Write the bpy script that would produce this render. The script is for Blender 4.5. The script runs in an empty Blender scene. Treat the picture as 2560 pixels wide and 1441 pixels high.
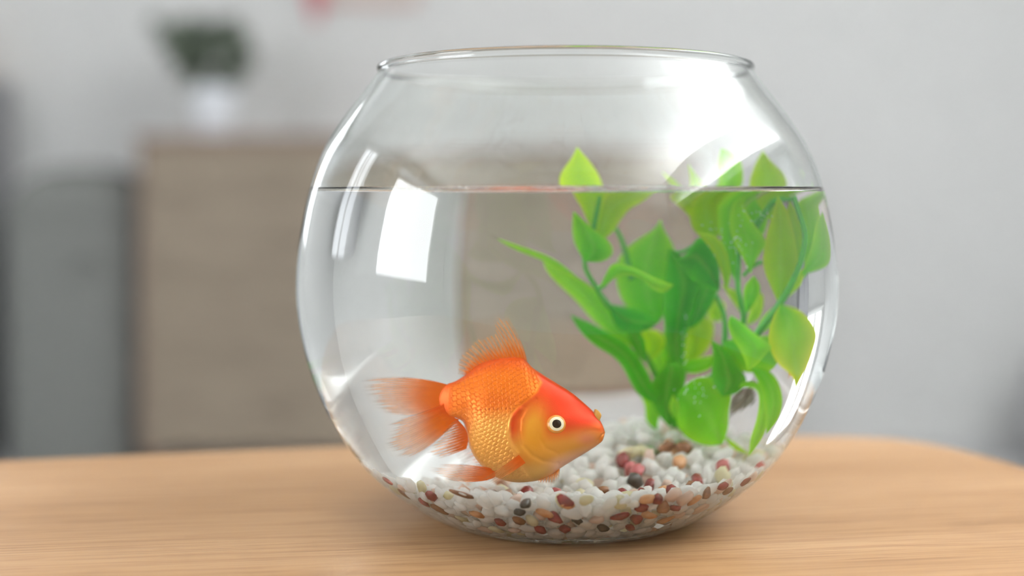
import bpy, bmesh, math, random
import numpy as np
from mathutils import Vector, Matrix
from mathutils.kdtree import KDTree

# ------------------------------------------------------------------ camera, light, exposure
S = 0.000166                       # metres per unit of the tabletop layout grid
F = 3336.0                         # focal length on that grid
HOR = 500.0
CAM = np.array([-132.0, -3336.0, 788.0])
sc = bpy.context.scene
C = sc.collection
cam_d = bpy.data.cameras.new('camera')
cam = bpy.data.objects.new('camera', cam_d); C.objects.link(cam)
cam.location = Vector(CAM) * S
cam.rotation_euler = (math.radians(90), 0, 0)
cam_d.sensor_width = 36.0
cam_d.lens = 36.0 * F / 2560.0
cam_d.shift_y = -(720.5 - HOR) / 2560.0
cam_d.clip_start = 0.02
cam_d.dof.use_dof = True
cam_d.dof.focus_distance = 2990 * S
cam_d.dof.aperture_fstop = 3.0
sc.camera = cam
sc.view_settings.view_transform = 'Standard'
sc.view_settings.look = 'None'
sc.view_settings.gamma = 1.0
sc.view_settings.use_curve_mapping = False
sc.view_settings.exposure = 0.98
cy = sc.cycles
cy.max_bounces = 20; cy.diffuse_bounces = 5; cy.glossy_bounces = 8
cy.transmission_bounces = 18; cy.transparent_max_bounces = 16
cy.caustics_reflective = True; cy.caustics_refractive = True
cy.blur_glossy = 0.5
cy.sample_clamp_indirect = 30.0
cy.use_denoising = True
world = bpy.data.worlds.new('world'); sc.world = world; world.use_nodes = True
world.node_tree.nodes['Background'].inputs[0].default_value = (0.80, 0.88, 1.0, 1)
world.node_tree.nodes['Background'].inputs[1].default_value = 1.0

FLOOR = -0.72
CEIL = 2.1
XL, XR, YB, YF = -3.2, 2.3, 4.05, -2.6
# openings (lo, hi along the wall, z lo, z hi)
WIN_BACK = (-3.05, -2.12, 0.2, 1.85)
WIN_L1 = (0.75, 1.45, 0.3, 1.95)
WIN_L2 = (-2.05, -0.33, -0.68, 1.75)
def win_light(name, loc, rot, sx, sy, watts):
    l = bpy.data.lights.new(name, 'AREA'); l.shape = 'RECTANGLE'; l.size = sx; l.size_y = sy
    l.energy = watts; l.color = (0.97, 0.99, 1.0)
    o = bpy.data.objects.new(name, l); C.objects.link(o); o.location = loc; o.rotation_euler = rot
    return o
LW = {'window_back_offscreen': 5.5, 'window_left_offscreen': 5.0, 'balcony_door_left_offscreen': 18.0}
def add_win_light(name, wall, w):
    a, b, z0, z1 = w; A = (b - a) * (z1 - z0)
    if wall == 'back':
        win_light(name, ((a+b)/2, YB + 0.07, (z0+z1)/2), (math.radians(-90), 0, 0), b-a, z1-z0, LW[name]*A)
    elif wall == 'left':
        win_light(name, (XL - 0.07, (a+b)/2, (z0+z1)/2), (0, math.radians(-90), 0), z1-z0, b-a, LW[name]*A)
    else:
        win_light(name, ((a+b)/2, YF - 0.07, (z0+z1)/2), (math.radians(90), 0, 0), b-a, z1-z0, LW[name]*A)
add_win_light('window_back_offscreen', 'back', WIN_BACK)
add_win_light('window_left_offscreen', 'left', WIN_L1)
add_win_light('balcony_door_left_offscreen', 'left', WIN_L2)
# uplight in the cove along the right wall, washing the ceiling; its trough is built with the room
COVE = (XR-.13, -0.25, 1.2, 0.14, 3.8)
win_light('cove_lamp_right_offscreen', COVE[:3], (math.radians(180), 0, 0), COVE[3], COVE[4], 104.0)

# ------------------------------------------------------------------ helpers
rng = np.random.default_rng(7)
def lin(c):
    c = np.array(c, float) / 255.0
    return np.where(c <= 0.04045, c / 12.92, ((c + 0.055) / 1.055) ** 2.4)
def rgba(c):
    return tuple(lin(c)) + (1.0,)
def mat(name, col=(200, 200, 200), rough=0.5, spec=0.5, **kw):
    m = bpy.data.materials.new(name); m.use_nodes = True
    p = m.node_tree.nodes['Principled BSDF']
    p.inputs['Base Color'].default_value = rgba(col); p.inputs['Roughness'].default_value = rough
    p.inputs['Specular IOR Level'].default_value = spec
    for k, v in kw.items(): p.inputs[k].default_value = v
    return m
def nd(m, t, **inp):
    n = m.node_tree.nodes.new(t)
    for k, v in inp.items():
        if k in n.inputs: n.inputs[k].default_value = v
        else: setattr(n, k, v)
    return n
def lk(m, a, b): m.node_tree.links.new(a, b)
def noisy(m, c1, c2, scale=8.0, detail=4.0, bump=0.0, stretch=(1, 1, 1)):
    """object-space noise between two colours, optional bump"""
    p = m.node_tree.nodes['Principled BSDF']
    tc = nd(m, 'ShaderNodeTexCoord'); mp = nd(m, 'ShaderNodeMapping'); mp.inputs['Scale'].default_value = stretch
    nz = nd(m, 'ShaderNodeTexNoise'); nz.inputs['Scale'].default_value = scale; nz.inputs['Detail'].default_value = detail
    cr = nd(m, 'ShaderNodeValToRGB')
    cr.color_ramp.elements[0].position = 0.3; cr.color_ramp.elements[1].position = 0.7
    cr.color_ramp.elements[0].color = rgba(c1); cr.color_ramp.elements[1].color = rgba(c2)
    lk(m, tc.outputs['Object'], mp.inputs['Vector']); lk(m, mp.outputs[0], nz.inputs['Vector'])
    lk(m, nz.outputs['Fac'], cr.inputs[0]); lk(m, cr.outputs[0], p.inputs['Base Color'])
    if bump:
        b = nd(m, 'ShaderNodeBump'); b.inputs['Strength'].default_value = bump; b.inputs['Distance'].default_value = 0.002
        lk(m, nz.outputs['Fac'], b.inputs['Height']); lk(m, b.outputs[0], p.inputs['Normal'])
    return m
def link(name, me, m=None, parent=None, smooth=False, props=None):
    o = bpy.data.objects.new(name, me); C.objects.link(o)
    if m is not None and len(me.materials) == 0: me.materials.append(m)
    if parent is not None: o.parent = parent
    if smooth:
        for p in me.polygons: p.use_smooth = True
    return o
def tag(o, label=None, cat=None, group=None, kind=None):
    if label: o['label'] = label
    if cat: o['category'] = cat
    if group: o['group'] = group
    if kind: o['kind'] = kind
    return o
def empty(name, loc=(0, 0, 0)):
    o = bpy.data.objects.new(name, None); C.objects.link(o); o.location = loc; o.empty_display_size = 0.02
    return o
def pydata(name, v, f):
    me = bpy.data.meshes.new(name); me.from_pydata([tuple(map(float, x)) for x in v], [], [tuple(map(int, x)) for x in f]); me.update()
    return me
def boxes(name, bl, m, parent=None, bevel=0.0):
    """bl: list of (x0,x1,y0,y1,z0,z1) joined in one mesh of one piece"""
    bm = bmesh.new()
    for x0, x1, y0, y1, z0, z1 in bl:
        r = bmesh.ops.create_cube(bm, size=1.0)
        for v in r['verts']:
            v.co = Vector(((x0+x1)/2 + v.co.x*(x1-x0), (y0+y1)/2 + v.co.y*(y1-y0), (z0+z1)/2 + v.co.z*(z1-z0)))
    if bevel: bmesh.ops.bevel(bm, geom=bm.edges[:], offset=bevel, segments=2, affect='EDGES', profile=0.5)
    me = bpy.data.meshes.new(name); bm.to_mesh(me); bm.free()
    return link(name, me, m, parent)
def catmull(P, k=8):
    P = np.array(P, float); P = np.vstack([2*P[0]-P[1], P, 2*P[-1]-P[-2]]); out = []
    for i in range(1, len(P)-2):
        a, b, c, d = P[i-1:i+3]
        for t in np.arange(k)/k:
            out.append(.5*(2*b+(c-a)*t+(2*a-5*b+4*c-d)*t*t+(3*b-a-3*c+d)*t**3))
    out.append(P[-2]); return np.array(out)
def lathe_mesh(name, prof, n=192):
    """prof: (r,z) list in metres; r==0 points become poles"""
    v = []; rings = []
    for r, z in prof:
        if r < 1e-9: rings.append([len(v)]); v.append((0, 0, z))
        else:
            rings.append(list(range(len(v), len(v)+n)))
            v += [(r*math.cos(2*math.pi*i/n), r*math.sin(2*math.pi*i/n), z) for i in range(n)]
    f = []
    for a, b in zip(rings, rings[1:]):
        for i in range(n):
            j = (i+1) % n
            if len(a) == 1 and len(b) == 1: continue
            if len(a) == 1: f.append((a[0], b[j], b[i]))
            elif len(b) == 1: f.append((a[i], a[j], b[0]))
            else: f.append((a[i], a[j], b[j], b[i]))
    return pydata(name, v, f)
def tube(name, pts, rad, m, parent=None, n=8):
    pts = np.array(pts, float); k = len(pts)
    rad = np.full(k, rad) if np.isscalar(rad) else np.array(rad)
    T = np.gradient(pts, axis=0); T /= np.linalg.norm(T, axis=1)[:, None]
    up = np.array([0.31, 0.9, 0.2]); v = []; f = []
    for i in range(k):
        a = np.cross(T[i], up); a /= np.linalg.norm(a); b = np.cross(T[i], a)
        for j in range(n):
            th = 2*math.pi*j/n; v.append(pts[i] + rad[i]*(math.cos(th)*a + math.sin(th)*b))
    for i in range(k-1):
        for j in range(n):
            f.append((i*n+j, i*n+(j+1) % n, (i+1)*n+(j+1) % n, (i+1)*n+j))
    f.append(tuple(range(n-1, -1, -1))); f.append(tuple(range((k-1)*n, k*n)))
    return link(name, pydata(name, v, f), m, parent, True)

# ------------------------------------------------------------------ bowl profile and its optics
PROF = [(270,0),(300,4),(336,18),(384,45),(434,80),(482,120),(526,170),(566,230),(602,300),(633,380),(655,470),
        (665,560),(661,650),(648,740),(627,830),(592,920),(541,1000),(496,1060),(463,1106)]
GLASS = 13.0
WL = 798.5
BZ = 45.0
OUT = catmull(PROF)
def offset(P, t):
    T = np.gradient(P, axis=0); T /= np.linalg.norm(T, axis=1)[:, None]
    return P + t*np.stack([-T[:, 1], T[:, 0]], 1)
INN = offset(OUT, GLASS); INN = INN[INN[:, 1] > BZ-1]
def r_out(z): return np.interp(z, OUT[:, 1], OUT[:, 0])
def r_in(z): return np.interp(z, INN[:, 1], INN[:, 0])
def hit(o, d, rf, t0, t1, n=240):
    ts = np.linspace(0, 1, n)[None]*(t1-t0)[:, None]+t0[:, None]
    p = o[:, None]+d[:, None]*ts[..., None]; g = np.hypot(p[..., 0], p[..., 1])-rf(p[..., 2])
    k = np.argmax(g < 0, axis=1); i = np.arange(len(o)); k = np.maximum(k, 1)
    a = ts[i, k-1]; b = ts[i, k]
    for _ in range(24):
        m = (a+b)/2; q = o+d*m[:, None]; v = np.hypot(q[:, 0], q[:, 1])-rf(q[:, 2]) < 0
        b = np.where(v, m, b); a = np.where(v, a, m)
    return o+d*b[:, None]
def nrm(p, rf):
    e = 4.; dr = (rf(p[:, 2]+e)-rf(p[:, 2]-e))/(2*e); r = np.hypot(p[:, 0], p[:, 1])
    n = np.stack([p[:, 0]/r, p[:, 1]/r, -dr], 1); return n/np.linalg.norm(n, axis=1)[:, None]
def refr(d, n, eta):
    c = -(d*n).sum(1); k = np.maximum(1-eta**2*(1-c*c), 0)
    return eta[:, None]*d+(eta*c-np.sqrt(k))[:, None]*n
def sight(pts):
    """sight lines bent by the glass and the water: where each enters the bowl and its heading inside"""
    pts = np.atleast_2d(np.array(pts, float)); m = len(pts)
    d = np.stack([(pts[:, 0]-1280)/F, np.ones(m), (HOR-pts[:, 1])/F], 1); d /= np.linalg.norm(d, axis=1)[:, None]
    o = np.repeat(CAM[None], m, 0)
    p = hit(o, d, r_out, np.full(m, 2400.), np.full(m, 3700.))
    d1 = refr(d, nrm(p, r_out), np.full(m, 1/1.5))
    q = hit(p, d1, r_in, np.full(m, .5), np.full(m, 300.))
    d2 = refr(d1, nrm(q, r_in), np.where(q[:, 2] < WL, 1.5/1.333, 1.5))
    return q, d2
def seen(pts, P, N=(0, 1, 0)):
    """the sight lines met with an upright plane through P"""
    q, d2 = sight(pts); m = len(q)
    P = np.broadcast_to(np.array(P, float), (m, 3)); N = np.array(N, float)
    t = ((P-q)@N)/(d2@N)
    return q+d2*t[:, None]
def at(px, py, depth):
    """a free point of the room at a distance (metres) in front of the camera"""
    return Vector((CAM[0]*S+(px-1280)/F*depth, CAM[1]*S+depth, CAM[2]*S+(HOR-py)/F*depth))

# ------------------------------------------------------------------ room
M_wall = noisy(mat('wall_paint', (204, 204, 203), 0.85, 0.2), (201, 201, 200), (207, 207, 206), 30, 3, 0.05)
M_ceil = mat('ceiling_paint', (238, 238, 236), 0.9, 0.2)
M_floor = noisy(mat('grey_floor', (186, 187, 188), 0.28, 0.5), (180, 181, 183), (192, 192, 193), 4, 4, 0.0, (1, 8, 1))
M_white = mat('white_lacquer', (236, 236, 234), 0.4, 0.5)
def struct(o): o['kind'] = 'structure'; return o
struct(boxes('floor', [(XL-.1, XR+.1, YF-.1, YB+.1, FLOOR-.05, FLOOR)], M_floor))
struct(boxes('ceiling', [(XL-.1, XR+.1, YF-.1, YB+.1, CEIL, CEIL+.05)], M_ceil))
a, b, z0, z1 = WIN_BACK
struct(boxes('wall_back', [(XL-.1, a, YB, YB+.1, FLOOR, CEIL), (b, XR+.1, YB, YB+.1, FLOOR, CEIL),
                           (a, b, YB, YB+.1, FLOOR, z0), (a, b, YB, YB+.1, z1, CEIL)], M_wall))
a, b, z0, z1 = WIN_L1; c, d, _, _ = WIN_L2
struct(boxes('wall_left', [(XL-.1, XL, b, YB, FLOOR, CEIL), (XL-.1, XL, d, a, FLOOR, CEIL), (XL-.1, XL, YF, c, FLOOR, CEIL),
                           (XL-.1, XL, a, b, FLOOR, z0), (XL-.1, XL, a, b, z1, CEIL),
                           (XL-.1, XL, c, d, FLOOR, z0), (XL-.1, XL, c, d, z1, CEIL)], M_wall))
struct(boxes('wall_right', [(XR, XR+.1, YF, YB, FLOOR, CEIL)], M_wall))
struct(boxes('wall_front', [(XL, XR, YF-.1, YF, FLOOR, CEIL)], M_wall))
struct(boxes('baseboard_back', [(XL, XR, YB-.014, YB, FLOOR, FLOOR+.08)], M_wall, None, .003))
def window(n, wall, w):
    a, b, z0, z1 = w; t = 0.05
    root = empty('window_%d' % n); root['kind'] = 'structure'
    def R(u0, u1, v0, v1, d0, d1):
        if wall == 'back': return (u0, u1, YB+d0, YB+d1, v0, v1)
        return (XL-d1, XL-d0, u0, u1, v0, v1)
    boxes('frame', [R(a, b, z0, z0+t, .0, .05), R(a, b, z1-t, z1, .0, .05), R(a, a+t, z0, z1, .0, .05), R(b-t, b, z0, z1, .0, .05)], M_white, root)
    m = (a+b)/2
    if n != 3: boxes('mullion', [R(m-.03, m+.03, z0, z1, .005, .045)], M_white, root)
    boxes('sill', [R(a-.05, b+.05, z0-.03, z0, -.1, .02)], M_white, root, .004)
M_lamp = mat('lamp_housing', (240, 240, 240), .5, .3)
lx, ly, lz, lw, lh = COVE
cl_ = empty('cove_lamp', (XR, ly, lz)); tag(cl_, 'long white cove lamp trough fixed high along the right wall', 'lamp')
boxes('back_plate', [(-.012, 0, -lh/2-.02, lh/2+.02, -.06, .05)], M_lamp, cl_)
boxes('trough', [(-.24, -.012, -lh/2-.02, lh/2+.02, -.06, -.045), (-.255, -.24, -lh/2-.02, lh/2+.02, -.06, .05)], M_lamp, cl_)
for s_ in (-1, 1): boxes('end_cap', [(-.24, -.012, min(s_*lh/2, s_*(lh/2+.02)), max(s_*lh/2, s_*(lh/2+.02)), -.045, .05)], M_lamp, cl_)
window(1, 'back', WIN_BACK); window(2, 'left', WIN_L1); window(3, 'left', WIN_L2)

# ------------------------------------------------------------------ dresser and the things around it
M_drawer = noisy(mat('taupe_wood', (138, 125, 109), 0.6, 0.3), (132, 119, 104), (144, 131, 115), 6, 5, 0.0, (1, 1, 7))
M_dframe = noisy(mat('rosy_wood', (140, 119, 107), 0.6, 0.3), (134, 113, 102), (146, 125, 112), 6, 5, 0.0, (1, 1, 7))
M_steel = mat('brushed_metal', (150, 150, 150), 0.35, 0.5, Metallic=1.0)
dd = 4.0
def dx(px): return CAM[0]*S+(px-1280)/F*dd
def dz(py): return CAM[2]*S+(HOR-py)/F*dd
x0, x1 = dx(342), dx(1770); yf = CAM[1]*S+dd; yb = YB-.02; zt = dz(338)
dr = empty('dresser', ((x0+x1)/2, (yf+yb)/2, FLOOR)); tag(dr, 'wide taupe wooden dresser with drawers standing against the grey wall', 'dresser')
def dbox(name, L, m, parent, bevel=.002):
    o = boxes(name, [(p[0]-dr.location.x, p[1]-dr.location.x, p[2]-dr.location.y, p[3]-dr.location.y, p[4]-dr.location.z, p[5]-dr.location.z) for p in L], m, parent, bevel)
    return o
dbox('carcass', [(x0, x1, yf+.02, yb, FLOOR+.09, zt-.02)], M_dframe, dr)
dbox('top_panel', [(x0-.008, x1+.008, yf-.005, yb, zt-.02, zt)], M_dframe, dr)
rows = [zt-.03, dz(490), dz(690), dz(890), FLOOR+.10]
cols = [x0+.02, (x0+x1)/2, x1-.02]
for k in range(4):
    for c in range(2):
        d_ = dbox('drawer', [(cols[c]+.002, cols[c+1]-.002, yf, yf+.03, rows[k+1]+.002, rows[k]-.002)], M_drawer, dr, .003)
        xm = (cols[c]+cols[c+1])/2; zm = (rows[k]+rows[k+1])/2
        dbox('handle', [(xm-.05, xm+.05, yf-.018, yf-.010, zm-.005, zm+.005), (xm-.05, xm-.042, yf-.012, yf+.001, zm-.005, zm+.005), (xm+.042, xm+.05, yf-.012, yf+.001, zm-.005, zm+.005)], M_drawer, d_, 0)
for sx in (x0+.04, x1-.04):
    for sy in (yf+.05, yb-.05):
        dbox('leg', [(sx-.02, sx+.02, sy-.02, sy+.02, FLOOR, FLOOR+.1)], M_dframe, dr)
# potted plant on the dresser
M_pot = mat('white_ceramic', (228, 232, 238), 0.3, 0.5)
M_soil = mat('potting_soil', (60, 48, 38), 0.9, 0.2)
M_dark = noisy(mat('dark_foliage', (88, 98, 84), 0.55, 0.4), (74, 84, 70), (100, 110, 94), 30, 2)
pp = at(538, 338, 4.2); pp.z = zt
pot = empty('potted_plant', pp); tag(pot, 'dark green bushy houseplant in a white pot on top of the dresser', 'plant')
k = 4.2/F
link('pot', lathe_mesh('pot', [(0, 0), (38*k, 0), (42*k, 4*k), (58*k, 118*k), (60*k, 124*k), (55*k, 124*k), (52*k, 108*k), (0, 106*k)], 40), M_pot, pot, True)
link('soil', lathe_mesh('soil', [(0, 112*k), (52.5*k, 111*k)], 40), M_soil, pot)
stem_top = np.array([-18*k, 0, 215*k])
tube('stem', [(0, 0, 106*k), (-6*k, 2*k, 150*k), tuple(stem_top)], 4*k, M_dark, pot, 7)
def leaf_mesh_simple(L, W):
    v = []; f = []; n = 7
    for i in range(n):
        t = i/(n-1); w = W*math.sin(math.pi*t**.8)*.5+.0004
        for s_ in (-1, 0, 1): v.append((s_*w, L*t, .18*abs(s_)*w - .25*L*t*t))
    for i in range(n-1):
        for j in range(2): f.append((i*3+j, i*3+j+1, i*3+j+4, i*3+j+3))
    return pydata('leaf', v, f)
lm = leaf_mesh_simple(62*k, 42*k); lm.materials.append(M_dark)
for p in lm.polygons: p.use_smooth = True
for i in range(110):
    o = link('leaf', lm, None, pot)
    th = rng.uniform(0, 2*math.pi); cz = rng.uniform(-.75, 1); rr = math.sqrt(1-cz*cz)
    if i < 97: c0 = stem_top+np.array([rr*math.cos(th)*58*k, rr*math.sin(th)*55*k, (cz-.12)*78*k]); sc_ = rng.uniform(.8, 1.15)
    else: c0 = stem_top+np.array([(-95+rng.uniform(-30, 25))*k, rng.uniform(-20, 20)*k, (55+rng.uniform(-25, 30))*k]); sc_ = .8
    o.location = c0; o.scale = (sc_,)*3
    o.rotation_euler = (rng.uniform(-1.5, 1.2), rng.uniform(-1.3, 1.3), th-math.pi/2)
tube('stem', [tuple(stem_top), tuple(stem_top+np.array([-95*k, 0, 55*k]))], 2.5*k, M_dark, pot, 6)

# grey side cabinet, left of the dresser
M_grey = noisy(mat('grey_cabinet', (150, 150, 154), 0.55, 0.4), (146, 146, 150), (154, 154, 158), 8, 3)
M_orange = mat('orange_card', (226, 170, 92), 0.6, 0.3)
xr_ = -1.745; zc = 0.535
cb = empty('side_cabinet', (xr_-.16, 3.91, FLOOR)); tag(cb, 'narrow grey storage cabinet with two plain doors left of the dresser', 'cabinet')
boxes('body', [(-.16, .16, -.1, .13, .05, zc-FLOOR)], M_grey, cb, .004)
boxes('plinth', [(-.15, .15, -.09, .12, 0, .05)], M_grey, cb)
for s_ in (-1, 1):
    d_ = boxes('door', [(min(s_*.156, s_*.003), max(s_*.156, s_*.003), -.118, -.1, .07, zc-FLOOR-.03)], M_grey, cb, .003)
    boxes('handle', [(s_*.03-.006, s_*.03+.006, -.132, -.117, .35, .5)], M_steel, d_)
ob = boxes('storage_box', [(-.07, .07, -.07, .07, 0, .16)], M_orange, None, .004); ob.location = (xr_-.2, 3.92, zc)
tag(ob, 'orange cardboard storage box standing on the grey cabinet', 'box')
# picture and pennant on the wall
M_pfr = mat('rose_frame', (190, 160, 152), 0.5, 0.4)
M_print = noisy(mat('faded_print', (205, 196, 190), 0.7, 0.2), (198, 186, 182), (214, 208, 200), 5, 3)
dw = YB-CAM[1]*S
pl, pr_ = at(770, 14, dw), at(1045, 14, dw)
pic = empty('framed_picture', ((pl.x+pr_.x)/2, YB, pl.z)); tag(pic, 'picture with a thin rose wooden frame hung on the wall above the dresser', 'picture')
w = (pr_.x-pl.x)/2
boxes('frame', [(-w, w, -.022, 0, 0, .022), (-w, w, -.022, 0, .38, .402), (-w, -w+.022, -.022, 0, .02, .382), (w-.022, w, -.022, 0, .02, .382)], M_pfr, pic)
boxes('print', [(-w+.02, w-.02, -.012, -.002, .02, .384)], M_print, pic)
M_pink = mat('pink_felt', (196, 120, 126), 0.9, 0.1)
q0 = at(750, -60, dw-.05); q1 = at(830, -60, dw-.05); q2 = at(786, 62, dw-.05)
pv = [(q0.x, 0, q0.z), (q1.x, 0, q1.z), (q2.x, 0, q2.z)]
pv = pv+[(x, .003, z) for x, y, z in pv]
pn = link('pennant', pydata('pennant', pv, [(0, 1, 2), (5, 4, 3), (0, 3, 4, 1), (1, 4, 5, 2), (2, 5, 3, 0)]), M_pink)
pn.location.y = YB-.03
tag(pn, 'small pink felt pennant hanging at the corner of the framed picture', 'pennant')
# grey pouf beside the right edge of the room
M_pouf = noisy(mat('grey_fabric', (176, 176, 178), 0.9, 0.2), (170, 170, 172), (182, 182, 184), 120, 2, 0.2)
pf = at(2790, 1100, 4.2)
po = link('pouf', lathe_mesh('pouf', [(0, 0), (.14, 0), (.17, .02), (.19, .08), (.195, .17), (.18, .26), (.15, .29), (0, .3)], 48), M_pouf, None, True)
po.scale = (1.4, 1.4, 1.3); po.location = (pf.x, pf.y, FLOOR); tag(po, 'round grey fabric pouf on the floor by the right wall', 'pouf')

# made-up hamper imitating the wall shade between the cabinet and the dresser
M_standin = noisy(mat('standin_grey', (124, 125, 122), 0.95, 0.1), (119, 120, 117), (129, 130, 127), 60, 3, 0.3)
hp = empty('wall_shade_standin', (-1.395, 3.74, FLOOR)); tag(hp, 'tall grey added hamper with a domed lid left of the dresser', 'standin')
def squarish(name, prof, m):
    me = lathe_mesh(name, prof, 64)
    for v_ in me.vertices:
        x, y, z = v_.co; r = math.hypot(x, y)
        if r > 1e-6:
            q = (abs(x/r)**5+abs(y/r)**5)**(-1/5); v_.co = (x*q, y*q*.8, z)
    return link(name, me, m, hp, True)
squarish('standin_body', [(0, 0), (.19, 0), (.205, .01), (.21, .04), (.216, .4), (.22, .78), (.216, .8), (0, .8)], M_standin)
squarish('standin_lid', [(0, .795), (.224, .795), (.226, .80), (.224, .825), (.212, .86), (.18, .905), (.13, .94), (.07, .955), (0, .96)], M_standin)
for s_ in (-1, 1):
    tube('handle', [(s_*.06-.05, -.172, .6), (s_*.06-.05+.02, -.186, .66), (s_*.06, -.188, .68), (s_*.06+.03, -.186, .66), (s_*.06+.05, -.173, .6)], .006, M_standin, hp, 6) if s_ == 1 else None  # handle of the made-up hamper, part of the wall shade stand-in
# ------------------------------------------------------------------ table
M_wood = bpy.data.materials.new('beech_wood'); M_wood.use_nodes = True
def wood(m):
    p = m.node_tree.nodes['Principled BSDF']; p.inputs['Roughness'].default_value = 0.42; p.inputs['Specular IOR Level'].default_value = 0.35
    tc = nd(m, 'ShaderNodeTexCoord')
    rot = nd(m, 'ShaderNodeMapping'); rot.inputs['Rotation'].default_value = (0, 0, math.radians(-9))
    lk(m, tc.outputs['Object'], rot.inputs['Vector'])
    def layer(sx, sy, scale, det):
        mp = nd(m, 'ShaderNodeMapping'); mp.inputs['Scale'].default_value = (sx, sy, sy)
        nz = nd(m, 'ShaderNodeTexNoise'); nz.inputs['Scale'].default_value = scale; nz.inputs['Detail'].default_value = det
        lk(m, rot.outputs[0], mp.inputs[0]); lk(m, mp.outputs[0], nz.inputs['Vector']); return nz.outputs['Fac']
    broad = layer(.9, 9, 3.0, 3); fine = layer(1.5, 60, 9.0, 5); pore = layer(6, 260, 6.0, 2)
    cr = nd(m, 'ShaderNodeValToRGB'); e = cr.color_ramp.elements
    e[0].position = .32; e[0].color = rgba((170, 130, 88)); e[1].position = .72; e[1].color = rgba((188, 149, 108))
    lk(m, broad, cr.inputs[0])
    cf = nd(m, 'ShaderNodeValToRGB'); e = cf.color_ramp.elements
    e[0].position = .33; e[0].color = (.66, .57, .48, 1); e[1].position = .55; e[1].color = (1, 1, 1, 1); lk(m, fine, cf.inputs[0])
    cp = nd(m, 'ShaderNodeValToRGB'); e = cp.color_ramp.elements
    e[0].position = .30; e[0].color = (.70, .60, .52, 1); e[1].position = .42; e[1].color = (1, 1, 1, 1); lk(m, pore, cp.inputs[0])
    m1 = nd(m, 'ShaderNodeMix', data_type='RGBA', blend_type='MULTIPLY'); m1.inputs[0].default_value = .75
    lk(m, cr.outputs[0], m1.inputs[6]); lk(m, cf.outputs[0], m1.inputs[7])
    m2 = nd(m, 'ShaderNodeMix', data_type='RGBA', blend_type='MULTIPLY'); m2.inputs[0].default_value = .85
    lk(m, m1.outputs[2], m2.inputs[6]); lk(m, cp.outputs[0], m2.inputs[7])
    lk(m, m2.outputs[2], p.inputs['Base Color'])
    bp = nd(m, 'ShaderNodeBump'); bp.inputs['Strength'].default_value = .25; bp.inputs['Distance'].default_value = .0006
    lk(m, fine, bp.inputs['Height']); lk(m, bp.outputs[0], p.inputs['Normal'])
wood(M_wood)
tb = empty('side_table', (0, 0, FLOOR)); tag(tb, 'low light wooden table with a rounded corner carrying the fishbowl', 'table')
edge = [(-3050, 100), (-2750, 420), (-2200, 585), (-1684, 708), (-683, 938), (0, 1058), (500, 1118), (850, 1128), (1050, 1104), (1180, 1040), (1287, 890),
        (1385, 617), (1450, 250), (1500, -400), (1540, -1200), (1480, -1750), (1100, -2080), (400, -2220), (-1000, -2420), (-2400, -2560), (-2900, -2300), (-3080, -1600), (-3120, -600)]
E_ = catmull(edge+edge[:1], 6)[:-1]*S
v = []; f = []; n = len(E_); ctr = E_.mean(0)
levels = [(0.0, -.0035), (-.0012, -.001), (-.0035, 0), (-.020, 0), (-.0235, -.001), (-.025, -.0035)]
for z, ins in levels:
    for q in E_:
        dirn = (q-ctr)/np.linalg.norm(q-ctr); qq = q+dirn*ins; v.append((qq[0], qq[1], z-FLOOR))
for l in range(len(levels)-1):
    for i in range(n):
        j = (i+1) % n; f.append((l*n+i, (l+1)*n+i, (l+1)*n+j, l*n+j))
f.append(tuple(range(n-1, -1, -1))); f.append(tuple(range((len(levels)-1)*n, len(levels)*n)))
me = pydata('top', v, f); link('top', me, M_wood, tb)
bm = bmesh.new(); bm.from_mesh(me); bmesh.ops.recalc_face_normals(bm, faces=bm.faces); bm.to_mesh(me); bm.free()
for lx, ly in ((-2500, 250), (1050, 700), (1150, -1700), (-2500, -2100)):
    x, y = lx*S, ly*S
    g = link('leg', lathe_mesh('leg', [(0, 0), (.013, 0), (.014, .003), (.021, -FLOOR-.03), (.021, -FLOOR-.0245), (0, -FLOOR-.0245)], 24), M_wood, tb, True); g.location = (x, y, 0)

# ------------------------------------------------------------------ fishbowl and water
M_glass = bpy.data.materials.new('clear_glass'); M_glass.use_nodes = True
def glassmat(m, ior, col=(1, 1, 1)):
    nt = m.node_tree; nt.nodes.remove(nt.nodes['Principled BSDF'])
    g = nd(m, 'ShaderNodeBsdfGlass'); g.inputs['IOR'].default_value = ior; g.inputs['Roughness'].default_value = 0.0
    g.inputs['Color'].default_value = tuple(col)+(1,)
    lk(m, g.outputs[0], nt.nodes['Material Output'].inputs['Surface'])
glassmat(M_glass, 1.5, (.985, .995, .99))
M_wtop = bpy.data.materials.new('water_surface'); M_wtop.use_nodes = True; glassmat(M_wtop, 1.333)
M_wside = bpy.data.materials.new('water_against_glass'); M_wside.use_nodes = True; glassmat(M_wside, 1.333/1.5)
CON = WL+17.0                                    # the water climbs a little up the glass
rim_o = OUT[-1]; rim_i = INN[-1]
rim_o2 = (OUT[-1][0]+5, OUT[-1][1]+7)            # lightly flared, rounded lip
lip = [(rim_o[0]+3, rim_o[1]+2), (rim_o[0]+5, rim_o[1]+8), (rim_o[0]+2, rim_o[1]+14), (rim_o[0]-5, rim_o[1]+16.5), (rim_o[0]-12, rim_o[1]+14), (rim_o[0]-14, rim_o[1]+7)]
dry = [(r, z) for r, z in INN[::-1] if z > CON+1] + [(float(r_in(CON)), CON)]
under = [(0, 7), (150, 7), (225, 6), (255, 3), (264, .6)]
prof = under+[tuple(p) for p in OUT]+lip+dry
bowl = link('fish_bowl', lathe_mesh('fish_bowl', [(r*S, z*S) for r, z in prof]), M_glass, None, True)
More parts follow.
